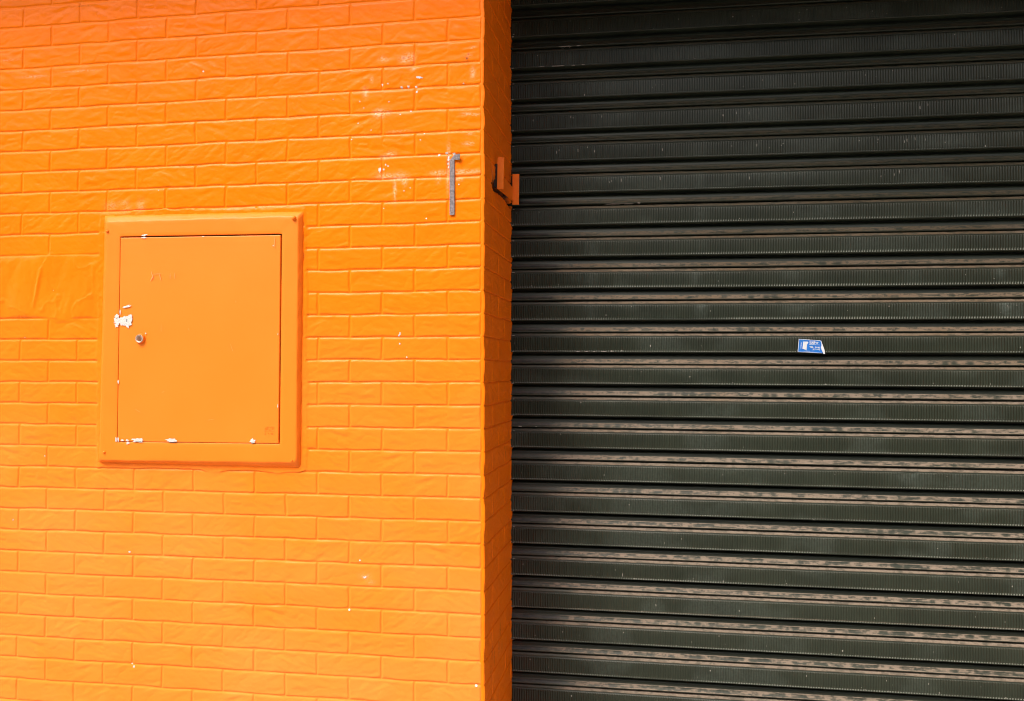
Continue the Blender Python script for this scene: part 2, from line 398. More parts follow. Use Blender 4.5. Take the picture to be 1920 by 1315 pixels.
# masonry over the opening and the pier on the far side of it (outside the picture)
M_PLAINWALL = orange_paint("orange_lintel_paint")
bm = bmesh.new()
box(bm, 0.0135, X_END, 0.003, 0.62, ZL, ZT)
M_CONC = plain("concrete", (0.32, 0.31, 0.29), 0.9, var=(0.24, 0.23, 0.22), nscale=8, bstr=0.4)
o = bm_obj("lintel", bm, M_CONC, wall)
xs2 = axis_samples(X_END, X_END+1.2, W/2, nd=5, coarse=2); zs2 = axis_samples(ZG, ZT, H, nd=5, coarse=2)
X2, Z2 = np.meshgrid(xs2, zs2); h2, _ = bricks(X2, Z2)
me = raw_mesh("far_pier", np.stack([X2, -h2, Z2], -1).reshape(-1, 3), grid_faces(len(zs2), len(xs2)), mats=[M_WALL])
attr(me, "dust_and_bounce", np.zeros(X2.size)); attr(me, "pale", np.zeros(X2.size)); attr(me, "dirt", np.zeros(X2.size))
o = link("pier_face", me); put(o, wall)
y3 = axis_samples(0.0, 0.62, W/2, nd=5, coarse=2); Y3, Z3 = np.meshgrid(y3, zs2); h3, _ = bricks(Y3, Z3)
me = raw_mesh("pier_return", np.stack([X_END-h3, Y3, Z3], -1).reshape(-1, 3), grid_faces(len(zs2), len(y3), True), mats=[M_WALL])
attr(me, "dust_and_bounce", np.zeros(Y3.size)); attr(me, "pale", np.zeros(Y3.size)); attr(me, "dirt", np.zeros(Y3.size))
o = link("pier_return", me); put(o, wall)
bm = bmesh.new(); box(bm, -3.0, -0.02, 0.02, 0.66, ZG, ZT-0.002); box(bm, X_END+0.02, X_END+1.2, 0.02, 0.66, ZG, ZT-0.002)
o = bm_obj("wall_core", bm, M_PLAINWALL, wall)

# unseen slab added above the wall to darken its upper part
M_CONC = plain("concrete", (0.32, 0.31, 0.29), 0.9, var=(0.24, 0.23, 0.22), nscale=8, bstr=0.4)
bm = bmesh.new(); box(bm, -3.2, X_END+1.4, -0.56, 0.7, ZT+0.003, ZT+0.16, 0.006)
o = bm_obj("added_canopy", bm, M_CONC); o['label'] = "unseen concrete slab added above the orange wall and the shutter to shade them"; o['category'] = "added_canopy"

# pavement and road
M_PAVE, t, b = new_mat("pavement_concrete")
c = mixc(t, ramp(t, noise(t, 1.2, 5), .35, .65), (0.36, 0.33, 0.30), (0.43, 0.40, 0.37)); t.links.new(c, b.inputs["Base Color"]); b.inputs["Roughness"].default_value = .9
bump(t, b, noise(t, 60, 4), .5, .003)
bm = bmesh.new(); box(bm, -60, 60, -4.6, 0.66, ZG-0.3, ZG, 0.01)
o = bm_obj("pavement", bm, M_PAVE); o['kind'] = 'structure'; o['label'] = "grey concrete pavement"
M_ROAD = plain("asphalt", (0.06, 0.06, 0.06), .9, var=(0.045, 0.045, 0.046), nscale=20, bstr=.6)
bm = bmesh.new(); v = [bm.verts.new(p) for p in ((-900, -900, ZG-.13), (900, -900, ZG-.13), (900, 900, ZG-.13), (-900, 900, ZG-.13))]; bm.faces.new(v)
o = bm_obj("ground", bm, M_ROAD); o['kind'] = 'structure'; o['label'] = "asphalt road and ground"

# building across the street and side wall, both unseen, added to block sky
M_ADDED_FAC = plain("added_grey_facade", (0.20, 0.17, 0.14), .9, var=(0.17, 0.15, 0.12), nscale=2)
M_BLOCK = plain("sky_block_render", (0.26, 0.17, 0.10), .9, var=(0.22, 0.15, 0.09), nscale=3)
M_ADDED_GLASS = plain("added_dark_glass", (0.03, 0.035, 0.04), .1)
bd = empty("added_building", (0, -17, ZG), "unseen grey rendered building with dark windows across the street, added to block low sky", "added_building")
bm = bmesh.new(); box(bm, -30, 30, -27, -17, ZG-.1, 9.8, .02); bm_obj("wall", bm, M_ADDED_FAC, bd)  # body of the added, unseen building that blocks low sky
for fl in (1.4, 4.6):
    for i in range(-9, 10):
        bm = bmesh.new(); box(bm, i*3.1-.7, i*3.1+.7, -17.0, -16.96, fl, fl+1.7, .01); bm_obj("added_window", bm, M_ADDED_GLASS, bd)
bm = bmesh.new(); box(bm, X_END+1.25, X_END+1.5, -3.2, 0.66, ZG, ZT+2, .005)
o = bm_obj("sky_block_wall", bm, M_BLOCK); o['label'] = "unseen pale rendered wall added past the far end of the shutter to darken the return"; o['category'] = "wall"

# ------------------------------------------------------------------ roller shutter
# profile of one slat, dz downward from the slit, p outward, dust, rib weight
PROF = [(0.0000, -0.0060, 0, 0, 0), (0.0012, -0.0050, 0, 0, 0), (0.0018, 0.0055, .6, 0, 1), (0.0030, 0.0085, 1, 0, 1), (0.0060, 0.0110, 1, 0, 1), (0.0090, 0.0128, 1, 0, 1), (0.0120, 0.0140, .9, 0, 1),
        (0.0132, 0.0138, .15, 0, 0), (0.0146, 0.0128, 0, 0, 0), (0.0162, 0.0150, .0, 0, 0), (0.0185, 0.0178, .10, .1, 0), (0.0205, 0.0188, .05, 1, 0),
        (0.0300, 0.0196, .02, 1, 0), (0.0420, 0.0201, 0, 1, 0), (0.0540, 0.0203, 0, 1, 0), (0.0660, 0.0203, 0, 1, 0), (0.0715, 0.0203, .08, 1, 0), (0.0728, 0.0203, .55, 1.35, 0), (0.0748, 0.0204, .35, 0, 0), (0.0768, 0.0204, .0, 0, 0),
        (0.0785, 0.0196, 0, 0, 0), (0.0795, 0.0180, 0, 0, 0), (0.0800, 0.0090, 0, 0, 0), (0.0804, -0.0140, 0, 0, 0), (0.0890, -0.0150, 0, 0, 0),
        (0.0905, 0.0000, 0, 0, 0), (0.0990, 0.0016, 0, 0, 0), (0.1060, 0.0028, .05, 0, 0), (0.1068, 0.0032, .5, 0, 2), (0.1076, 0.0046, 1, 0, 2), (0.1090, 0.0056, 1, 0, 2), (0.1098, 0.0058, 1, 0, 3), (0.1140, 0.0076, 1, 0, 3), (0.1180, 0.0102, 1, 0, 3), (0.1200, 0.0118, 1, 0, 3), (0.1210, 0.0130, 1, 0, 2),
        (0.1222, 0.0140, .9, 0, 2), (0.1236, 0.0143, .1, 0, 0), (0.1258, 0.0138, 0, 0, 0), (0.1268, 0.0120, 0, 0, 0), (0.1275, -0.0050, 0, 0, 0)]
PR = np.array(PROF)
RP = 0.0096
xc = np.concatenate([(np.arange(0, 1350)-25)*RP/5, np.arange(2.556, X_END+0.06, 0.03)])
nlo, nhi = -13, 14
rows_z = []; rows_p = []; rows_d = []; rows_r = []; rows_k = []; rows_n = []
JIT = {-4: 0.0018, -3: .0014, -2: .001, -1: .001, 7: -.0018, 8: -.002, 9: -.0012, 10: -.0006, -6: -.001, -7: -.0008}
for n in range(nlo, nhi):
    if ZS0-n*HS-HS < ZG+0.02: continue
    for (dz, p_, d_, r_, k_) in PROF:
        rows_z.append(ZS0-n*HS-dz-JIT.get(n, 0)*0.6); rows_p.append(p_); rows_d.append(d_); rows_r.append(r_); rows_k.append(k_); rows_n.append(n)
rz, rp, rd, rr_, rk, rn = [np.array(a)[:, None] for a in (rows_z, rows_p, rows_d, rows_r, rows_k, rows_n)]
Xc = xc[None, :]
ph = (Xc/RP) % 1.0
gro = sst(0.20, 0.38, ph+1e-4)*sst(0.82, 0.62, ph+1e-4)
gro = np.where(Xc > 2.55, 0, gro)
damp = (.85+.3*sst(.3, 1.0, np.abs(Xc-.75)))*(0.75+0.5*vn(Xc*3, rn*1.0+0*Xc, 101))*(1.0+0.9*np.exp(-(Xc/0.35)**2))
p = rp-0.00200*rr_*gro*damp
p = p+0.0012*(vn(Xc*1.3, rn*3.7+0*Xc, 103)-0.5)*2+0.0005*(vn(Xc*9, rn*5.1+rz*0, 104)-0.5)*2
# a shallow dent
p = p-0.006*np.exp(-((Xc-1.555)/0.03)**2-((rz-0.775)/0.028)**2)*(rr_ > 0)
zz = rz-0.00682*Xc+0.0012*(vn(Xc*0.9, rn*2.3+0*Xc, 106)-0.5)*2+0*rz
yy = YS+0.0169*Xc+0.013-p
V = np.stack([np.broadcast_to(Xc, zz.shape), yy, zz], -1).reshape(-1, 3)
# dirt on the ledges
blot = fbm(Xc*38, rn*9.3+rz*120, 111, 4); blot2 = fbm(Xc*60, rn*5.0+rz*260, 112, 3); big = vn(Xc*2.2, rn*1.7+0*Xc, 113)
low = sst(0.5, 6.0, rn+1.8*big)            # lower rows are rubbed through between their two edges
up = sst(-0.5, -6.5, rn+0*Xc)              # upper rows carry only a thin film
cov = 1.0-0.75*sst(0.57, 0.66, blot)-0.7*sst(0.57, 0.68, blot2)
mid = np.where(rk == 3, 1-.8*low*sst(0.34, 0.58, blot+0.10*(big-.5)), 1.0)
cov = np.where(rk == 2, 1-.35*(1-np.clip(cov, 0, 1))-.4*sst(.6, .7, blot2), np.where(rk == 3, cov, 1-.6*(1-np.clip(cov, 0, 1))))
cov = np.clip(cov, 0, 1)*mid*(1-0.80*up)
# round rub marks in short rows
mk = np.zeros_like(cov)
for (n_, x0, cnt) in [(-3, 1.04, 0), (-2, 1.25, 2), (-2, 1.10, 0), (-1, .98, 3), (0, .93, 3), (2, 1.02, 4), (1, 1.68, 3), (3, .32, 4), (3, 1.21, 3), (5, .45, 3), (7, 1.5, 2), (2, .62, 5), (6, 1.4, 4), (4, 1.05, 2)]:
    for q_ in range(cnt):
        xq = x0+q_*0.045+0.008*math.sin(q_*3.1+n_)
        mk = np.maximum(mk, np.exp(-((Xc-xq)/0.013)**4)*((rn == n_-1) & (rk >= 2))*(0.9))
cov = cov*(1-mk*sst(0.1055, 0.113, (ZS0-rn*HS-rz)))
# bare painted stretch at the left end of every ledge
lft = 0.06+0.16*hsh(np.asarray(rn), rn*0+5, 7)+0.05*hsh(rn, rk, 9)
cov = cov*(.16+.84*sst(lft-0.02, lft+0.05+0.10*hsh(rn, rn*0+8, 5), Xc+0*rn))
is_end = (np.abs((ZS0-rn*HS-rz)-0.0738-np.vectorize(JIT.get)(rn, 0)*0.6) < 0.0022)
dust_and_bounce = np.where(is_end, 0, rd*cov)
rub = 0*dust_and_bounce
for (xq, zq, sx, sz, s) in [(1.90, 1.44, .025, .05, 1.), (1.88, 1.56, .02, .03, .6), (.78, 1.44, .022, .05, .7), (.76, 1.56, .02, .05, .4), (.35, 1.60, .03, .25, .35), (.78, 1.90, .03, .2, .3),
                            (1.15, 1.42, .06, .03, .35), (1.13, 1.55, .04, .03, .25), (1.55, .78, .06, .03, .5), (1.28, .70, .05, .03, .35), (.9, .80, .25, .05, .25), (.75, .70, .2, .04, .25), (1.1, 1.95, .2, .03, .35), (.45, 1.95, .2, .03, .3), (1.7, 2.05, .15, .03, .4), (1.6, 1.72, .3, .04, .25)]:
    rub = np.maximum(rub, s*np.exp(-((Xc-xq)/sx)**2-((rz-zq)/sz)**2))
rub = rub*(rr_ > 0)*(0.5+0.9*fbm(Xc*40, rz*25, 117, 3))
rub = np.maximum(rub, 0.22*(rr_ > 0)*sst(0.52, 0.75, fbm(Xc*5, rz*9, 118, 3)))
glint_dots = np.where(is_end, (sst(-8, 0, rn+0*Xc)*1.0+.15)*np.clip(-.25+2.2*fbm(Xc*3, rn*3.3+0*Xc, 131, 3), 0, 1)*sst(.20, .55, gro), 0)  # rib-end highlights painted pale, together with settled dust
dark_ends = ((rk == 3) & (rn > -6))*sst(lft+.012, lft-.004, Xc+0*rn)*sst(.108, .110, (ZS0-rn*HS-rz))*sst(.1205, .1185, (ZS0-rn*HS-rz))*(hsh(rn, rn*0+2, 3) > .18)  # near-black short bars at the left ends of the ledges
rust = np.exp(-(Xc/0.14)**2)*sst(1.0, 0.2, rz+0*Xc)*0.8+0*dust_and_bounce
M_SH, t, b = new_mat("dark_green_shutter_paint")
g1 = mixc(t, ramp(t, noise(t, 7, 4), .35, .65), (0.0125, 0.0175, 0.0105), (0.0175, 0.0235, 0.0145))
g1 = mixc(t, math_(t, 'MULTIPLY', attrn(t, "rub"), ramp(t, noise(t, 120, 3), .35, .6, .35, 1.0)), g1, (0.075, 0.095, 0.082))
g1 = mixc(t, math_(t, 'MULTIPLY', attrn(t, "rust"), ramp(t, noise(t, 30, 4), .4, .62, .2, .8)), g1, (0.026, 0.012, 0.006))
sx_ = N(t, "ShaderNodeSeparateXYZ"); tc_ = N(t, "ShaderNodeTexCoord"); t.links.new(tc_.outputs["Object"], sx_.inputs[0])
zz_ = math_(t, 'ADD', sx_.outputs["Z"], ramp(t, noise(t, 5, 3), .3, .7, -.35, .35))
dcol = mixc(t, ramp(t, zz_, 2.2, .9), (0.125, 0.078, 0.038), (0.176, 0.140, 0.105))
dn = noise(t, 90, 4, sc=(1, 1, 3), rough=.7)
dm = math_(t, 'MULTIPLY', attrn(t, "dust_and_bounce"), ramp(t, dn, .28, .46, .45, 1.0))
g1 = mixc(t, attrn(t, "glint_dots"), g1, (0.20, 0.215, 0.18))
g1 = mixc(t, attrn(t, 'dark_ends'), g1, (0.004, 0.004, 0.003))
t.links.new(mixc(t, dm, g1, dcol), b.inputs["Base Color"])
rg = N(t, "ShaderNodeMapRange"); t.links.new(dm, rg.inputs[0]); rg.inputs[3].default_value = .42; rg.inputs[4].default_value = .85
t.links.new(rg.outputs[0], b.inputs["Roughness"])
b.inputs['Specular IOR Level'].default_value = .28
bump(t, b, noise(t, 260, 3), .25, .0005)
# paint specks on the slats
rng = np.random.RandomState(12)
ZR = ZS0
def sh_pt(x, z, l):
    k = (ZS0-0.00682*x-z)/HS; n = math.floor(k); dz = (k-n)*HS
    p_ = float(np.interp(dz, PR[:, 0], PR[:, 1]))
    return (x, YS+0.0169*x+0.013-p_-l-0.0006, z)
SP = []
def on_slat(n, dz, x): return ZS0-n*HS-dz-0.00682*x
for _ in range(150):
    n = rng.randint(-10, 12); x = 0.03+1.95*rng.rand(); dz = 0.022+0.052*rng.rand()
    r = .0008+.0010*rng.rand()**2
    SP.append((x, on_slat(n, dz, x), r, r*(1+rng.rand()), 0))
for (n, dz, x, a, b_) in [(0, .0765, .33, .006, .0014), (0, .0765, .36, .0045, .0014), (0, .0762, .40, .008, .0012), (0, .0745, .43, .0035, .0028), (0, .0735, .47, .0016, .004), (0, .0765, .295, .006, .0012),
        (-9, .0775, .22, .022, .0009), (-9, .0775, .28, .006, .0012), (-9, .0772, .32, .006, .0012), (-9, .0775, .15, .012, .0006),
        (-9, -.0035, .245, .022, .0014), (-9, -.004, .30, .008, .001), (3, -.006, .06, .006, .002), (3, -.006, .125, .003, .001), (5, .0785, 1.55, .0036, .002), (5, .077, 1.20, .002, .002),
        (-4, -.002, .44, .030, .0009), (-4, -.002, .50, .016, .0009), (-4, -.003, .54, .005, .0018), (8, .078, .35, .0025, .003), (8, .045, .60, .001, .004), (7, .06, .47, .001, .006), (11, -.02, 1.68, .004, .004)]:
    SP.append((x, on_slat(n, dz, x), a, b_, 0))
for i in range(30):    # short vertical scratches along the ribs
    n = rng.choice([-7, -6, -5, -6]); x = rng.choice([.30, .42, .62, .95, 1.5, 1.6])+rng.randn()*.07
    x = (round(x/RP))*RP
    if x > .03: SP.append((x, on_slat(n, .026+.02*rng.rand(), x), .0011, .003+.003*rng.rand(), 0))
for n in range(-10, 12):
    if rng.rand() < .8: SP.append((.031, on_slat(n, .078, .03), .004, .0012, 0))
    if rng.rand() < .6: SP.append((.033, on_slat(n, .012, .03), .004, .0012, 0))
P, T = flakes(SP, sh_pt, lift=0.0004, seed=5)
M_SPECK = plain("pale_specks", (0.26, 0.25, 0.22), .8)
me, nv2 = quad_tri_mesh("curtain", V, grid_faces(len(rz), len(xc), True), P, T, [M_SH, M_SPECK])
ext = np.zeros(nv2-len(V))
attr(me, "dust_and_bounce", np.concatenate([np.clip(dust_and_bounce, 0, 1).ravel(), ext])); attr(me, "rub", np.concatenate([np.clip(rub, 0, 1).ravel(), ext])); attr(me, "rust", np.concatenate([rust.ravel(), ext])); attr(me, "glint_dots", np.concatenate([glint_dots.ravel(), ext])); attr(me, "dark_ends", np.concatenate([dark_ends.ravel(), ext]))
sh = empty("roller_shutter", (1.7, YS, ZG), "dark green ribbed metal roller shutter with dusty brown ledges, pulled down in its recess", "shutter")
o = link("curtain", me); put(o, sh)
M_DARKST = plain("dark_steel", (0.03, 0.033, 0.03), .5, .3)
bm = bmesh.new(); box(bm, X_END-.03, X_END-.006, YS-.02, YS+.12, ZG+.002, ZL-.002, .002); bm_obj("guide_rail", bm, M_DARKST, sh)
bm = bmesh.new(); box(bm, 0.03, X_END-.032, YS+.03, YS+.075, ZG+.004, ZG+.07, .003); bm_obj("bottom_bar", bm, M_DARKST, sh)
bm = bmesh.new(); box(bm, 0.03, X_END-.032, YS+.11, YS+.118, ZG+.08, ZL-.01); bm_obj("backing", bm, M_DARKST, sh)

# ------------------------------------------------------------------ sticker on the shutter
def sframe(u, v, l=0.0):   # u right, v up (0..1) on the card, real size about 95 x 50 mm
    A = Vector((1.1502, 0, 1.2880)); B = Vector((1.2400, 0, 1.2812)); C_ = Vector((1.2452, 0, 1.2318)); D = Vector((1.1456, 0, 1.2375))
    q = (D*(1-u)+C_*u)*(1-v)+(A*(1-u)+B*u)*v
    return Vector((q.x, YS+0.0169*q.x+0.013-0.0222-l, q.z))
st = empty("sticker", sframe(.5, .5), "small blue and white advertising sticker, its right edge peeling, on the dark shutter", "sticker")
M_BLUE = plain("blue_card", (0.012, 0.13, 0.50), .35, var=(0.016, 0.16, 0.56), nscale=90); M_WCARD = plain("white_card", (0.55, 0.58, 0.62), .5)
def card(name, us, mat, curl=None, vs_=(0, 1), l=0.0, thick=0.0005):
    nu, nv_ = 14, 5; bm = bmesh.new(); G = []
    for lay in (0, 1):
        G.append([[None]*(nu+1) for _ in range(nv_+1)])
        for j in range(nv_+1):
            for i in range(nu+1):
                u = us[0]+(us[1]-us[0])*i/nu; v = vs_[0]+(vs_[1]-vs_[0])*j/nv_
                q = sframe(u, v, l+(thick if lay else 0))
                if curl: q.y -= curl(u, v)
                G[lay][j][i] = bm.verts.new(q)
    for lay in (0, 1):
        for j in range(nv_):
            for i in range(nu):
                bm.faces.new((G[lay][j][i], G[lay][j][i+1], G[lay][j+1][i+1], G[lay][j+1][i]))
    for j in range(nv_):
        for i in (0, nu): bm.faces.new((G[0][j][i], G[0][j+1][i], G[1][j+1][i], G[1][j][i]))
    for i in range(nu):
        for j in (0, nv_): bm.faces.new((G[0][j][i], G[0][j][i+1], G[1][j][i+1], G[1][j][i]))
    return bm_obj(name, bm, mat, st)
card("card", (0, .93), M_BLUE)
bm = bmesh.new()
def sq(bm, pts, l):
    bm.faces.new([bm.verts.new(sframe(u, v, l)) for u, v in pts])
L = 0.0008
sq(bm, [(0, 0), (.022, 0), (.022, 1), (0, 1)], L); sq(bm, [(.023, .965), (.90, .965), (.90, 1), (.023, 1)], L); sq(bm, [(.023, 0), (.9, 0), (.9, .03), (.023, .03)], L)
sq(bm, [(.17, .27), (.33, .18), (.345, .62), (.37, .66), (.40, .80), (.36, .84), (.19, .82), (.18, .5)], L+.0001)      # pale emblem
for i, (v0, v1) in enumerate([(.28, .36), (.40, .44), (.47, .60), (.64, .74)]): sq(bm, [(.10, v0), (.128, v0), (.128, v1), (.10, v1)], L)
rng = np.random.RandomState(3)
for (v, u0, u1, hgt) in [(.62, .43, .86, .035), (.10, .30, .44, .03), (.05, .2, .6, .02)]:
    u = u0
    while u < u1:
        wd = .012+.03*rng.rand(); sq(bm, [(u, v), (u+wd, v), (u+wd, v+hgt), (u, v+hgt)], L); u += wd+.012
bm_obj("print_marks", bm, M_WCARD, st)
def text_on(body, u, v, hgt, width, name):
    cu = bpy.data.curves.new(name, 'FONT'); cu.body = body; cu.size = 1; cu.extrude = 0
    cu.offset = 0.045
    o_ = bpy.data.objects.new(name, cu); scene.collection.objects.link(o_)
    dg = bpy.context.evaluated_depsgraph_get(); dg.update()
    me = bpy.data.meshes.new_from_object(o_.evaluated_get(dg)); bpy.data.objects.remove(o_)
    co = np.array([v_.co[:] for v_ in me.vertices]); mn = co.min(0); mx = co.max(0)
    for v_ in me.vertices:
        a = (v_.co.x-mn[0])/(mx[0]-mn[0]); b_ = (v_.co.y-mn[1])/(mx[1]-mn[1])
        v_.co = sframe(u+a*width, v+b_*hgt, L+.0002)
    me.materials.clear(); me.materials.append(M_WCARD)
    o2 = link(name, me); put(o2, st); return o2
text_on("Lider", .45, .70, .23, .36, "shop_name")
text_on("TEL. 3843", .44, .36, .13, .42, "phone_line"); text_on("3.8 881", .56, .20, .12, .28, "phone_line")
def curl(u, v): 
    t_ = (u-.90)/.12; return 0.0035*math.sin(min(1, max(0, t_))*2.2)*(1.15-v)
bm = bmesh.new(); rows_ = []
for lay in (0, .0005):
    rw = []
    for j in range(7):
        v = -.05+1.0*j/6; u0 = .905+.02*math.sin(j*1.7); u1 = 1.015-.095*max(0, (v-.25)/.75)
        u1 = max(u1, u0+.012)
        if j == 0: u0 = .955; u1 = 1.01
        rw.append([bm.verts.new(sframe(u0+(u1-u0)*i/6, v, .0012+curl(u0+(u1-u0)*i/6, v)+lay)) for i in range(7)])
    rows_.append(rw)
for rw in rows_:
    for j in range(6):
        for i in range(6): bm.faces.new((rw[j][i], rw[j][i+1], rw[j+1][i+1], rw[j+1][i]))
bm_obj("peeling_edge", bm, M_WCARD, st, True)

# ------------------------------------------------------------------ meter cabinet
cab = empty("meter_cabinet", (-1.055, 0, 0.82), "orange painted meter cabinet with hinged door and small round lock on the brick wall", "cabinet")
OUT = [(-1.4467, 1.7534), (-.6535, 1.7448), (-.6620, .8171), (-1.4622, .8247)]
FAC = [(-1.4290, 1.7272), (-.6672, 1.7261), (-.6716, .8384), (-1.4475, .8340)]
DOR = [(-1.3691, 1.6651), (-.7353, 1.6582), (-.7400, .9063), (-1.3753, .9058)]   # TL TR BR BL
YF = -0.0225
def ring(pts, n=64, rad=0.0):
    out = []
    for i in range(4):
        a = np.array(pts[i]); b_ = np.array(pts[(i+1) % 4])
        for k in range(n): out.append(a+(b_-a)*k/n)
    out = np.array(out)
    if rad:
        for i in range(4):
            c_ = np.array(pts[i]); a = np.array(pts[i-1]); b_ = np.array(pts[(i+1) % 4])
            da = (a-c_)/np.linalg.norm(a-c_); db = (b_-c_)/np.linalg.norm(b_-c_)
            r_ = rad if not isinstance(rad, (list, tuple)) else rad[i]
            cen = c_+da*r_+db*r_
            for k in range(len(out)):
                v = out[k]-c_; 
                if v@da < r_ and v@db < r_:
                    w_ = out[k]-cen; out[k] = cen+w_/np.linalg.norm(w_)*r_
    return out
def off(pts, d):
    c_ = np.mean(np.array(pts), 0); return [tuple(np.array(p_)+np.sign(c_-np.array(p_))*(-d)) for p_ in pts]
HOLE = [(DOR[0][0]-.0012, DOR[0][1]+.0050), (DOR[1][0]+.0058, DOR[1][1]+.0050), (DOR[2][0]+.0058, DOR[2][1]-.0016), (DOR[3][0]-.0012, DOR[3][1]-.0016)]
rings = [(ring(OUT, rad=[.001, .001, .012, .006]), 0.004), (ring(OUT, rad=[.001, .001, .012, .006]), -0.004), (ring([tuple(np.array(a)*.6+np.array(b_)*.4) for a, b_ in zip(OUT, FAC)], rad=[.002, .002, .014, .006]), -0.0125),
         (ring([tuple(np.array(a)*.12+np.array(b_)*.88) for a, b_ in zip(OUT, FAC)], rad=[.002, .002, .014, .006]), YF+.0032), (ring(off(FAC, -.0006), rad=[.002, .002, .014, .006]), YF+.0006), (ring(off(FAC, -.005), rad=[.002, .002, .012, .004]), YF)]
for f_ in (.25, .5, .75, .97): rings.append((ring([tuple(np.array(a)*(1-f_)+np.array(b_)*f_) for a, b_ in zip(FAC, HOLE)]), YF))
rings += [(ring(HOLE, rad=.003), YF+.0006), (ring(HOLE, rad=.003), YF+.0025), (ring(HOLE, rad=.003), YF+.012)]
VV = []; nr = len(rings[0][0])
for i, (pp, y_) in enumerate(rings):
    for k, q in enumerate(pp):
        x_, z_ = q; yn = y_
        wob = (fbm(np.array([x_*24.]), np.array([z_*24.+i]), 201, 2)[0]-.5)
        if 1 <= i <= 8: yn += wob*.0012
        if 1 <= i <= 5:
            d_ = (fbm(np.array([x_*50.]), np.array([z_*50.+i*.2]), 203, 3)[0]-.5)*.0042*(1 if i < 4 else .35)
            c_ = np.array([-1.055, 1.285]); v = q-c_
            if abs(v[0])/.40 > abs(v[1])/.465: x_ += d_
            else: z_ += d_
        VV.append((x_, yn, z_))
FF = []
for i in range(len(rings)-1):
    for k in range(nr):
        a = i*nr+k; b_ = i*nr+(k+1) % nr; FF.append((a, b_, b_+nr, a+nr))
P, T = flakes([(-1.3780, 1.352, .010, .013, .6), (-1.3805, 1.371, .006, .008, -.6), (-1.3815, 1.338, .006, .006, 0), (-1.3900, 1.347, .002, .002, 0), (-1.3790, .9125, .0028, .008, 0), (-1.330, .9010, .006, .003, .5), (-1.270, 1.6720, .008, .003, .2)], lambda a, b_, l: (a, YF-.0012-l, b_), seed=14)
me, _n = quad_tri_mesh("frame", np.array(VV), np.array(FF), P, T, [M_FRAME, M_WHITE]); o = link("frame", me); put(o, cab)
bm = bmesh.new(); bm.from_mesh(me); bmesh.ops.recalc_face_normals(bm, faces=bm.faces[:]); bm.to_mesh(me); bm.free()
bm = bmesh.new(); box(bm, -1.40, -.71, -0.006, -0.0045, .875, 1.69); bm_obj("inner_box", bm, M_BLACK, cab)

# door: slightly dished sheet with folded rounded edge
def dpt(u, v):  # u 0..1 left-right, v 0..1 bottom-top
    TL, TR, BR, BL = [np.array(p_) for p_ in DOR]
    return (BL*(1-u)+BR*u)*(1-v)+(TL*(1-u)+TR*u)*v
nu, nv_ = 90, 104
us = np.concatenate([[0, .0012, .003, .006], np.linspace(.012, .988, nu), [.994, .997, .9988, 1]]); vs2 = np.concatenate([[0, .001, .0026, .005], np.linspace(.012, .988, nv_), [.995, .9974, .999, 1]])
VD = []
YD = YF+.0006
for v in vs2:
    for u in us:
        q = dpt(u, v); e = min(u*.634, (1-u)*.634, v*.752, (1-v)*.752)
        y_ = YD+.0016*(1-min(1, e/.0022))**2-.0022*math.sin(math.pi*u)*math.sin(math.pi*v)*.5
        y_ += .0006*(fbm(np.array([u*5.]), np.array([v*6.]), 211, 2)[0]-.5)
        VD.append((q[0], y_, q[1]))
VD = np.array(VD); nu_, nv2_ = len(us), len(vs2)
Qd = grid_faces(nv2_, nu_)
ringi = np.concatenate([np.arange(nu_), np.arange(1, nv2_)*nu_+nu_-1, (nv2_-1)*nu_+np.arange(nu_-2, -1, -1), np.arange(nv2_-2, 0, -1)*nu_])
back = VD[ringi].copy(); back[:, 1] = YD+.010
nb = len(VD); rq = [(ringi[k], nb+k, nb+(k+1) % len(ringi), ringi[(k+1) % len(ringi)]) for k in range(len(ringi))]
VD2 = np.concatenate([VD, back]); Qd = np.concatenate([Qd, np.array(rq)])
def surf_door(a, b_, l): return (a, YF-.0016-l, b_)
DC = [(-1.3585, 1.356, .013, .012, .5), (-1.346, 1.354, .016, .012, -.2), (-1.332, 1.356, .011, .015, .3), (-1.341, 1.358, .019, .011, 0), (-1.325, 1.369, .007, .009, 0), (-1.337, 1.340, .007, .010, .2), (-1.326, 1.352, .006, .005, .2), (-1.3385, 1.4075, .012, .0034, .2),
      (-1.3665, 1.387, .0018, .0075, 0), (-1.3715, 1.1265, .0020, .0060, 0), (-1.370, .9130, .0022, .0075, 0), (-1.3535, .9105, .0045, .0026, 0), (-1.333, .9105, .005, .0035, 0), (-1.288, .9125, .020, .0062, 0), (-1.1517, .9130, .021, .0056, 0), (-.8375, .9155, .009, .0068, 0),
      (-.7415, 1.04, .0013, .006, 0), (-.7425, 1.30, .0010, .0025, 0), (-1.2735, 1.6625, .009, .0020, 0), (-1.035, 1.6605, .005, .0012, 0), (-1.262, 1.307, .0022, .0022, 0), (-.762, 1.62, .0018, .002, 0)]
P, T = flakes(DC, surf_door, seed=9)
SC = [(-1.2375, 1.522, .0016, .012, .3), (-1.2385, 1.512, .0015, .010, -.5), (-1.205, 1.513, .0014, .011, .3), (-1.215, 1.526, .016, .0009, 0), (-1.165, 1.518, .0009, .010, 0), (-1.147, 1.518, .0009, .010, .1), (-.92, 1.25, .0007, .016, .35), (-1.20, 1.325, .0007, .014, 0),
      (-1.29, 1.02, .010, .0009, -.5), (-1.19, 1.09, .006, .0008, .5), (-1.09, 1.32, .0008, .005, .5), (-.905, 1.42, .0008, .004, 0), (-.757, 1.63, .0008, .02, 0), (-1.0, .99, .012, .0007, .1)]
P2, T2 = flakes(SC, surf_door, seed=10)
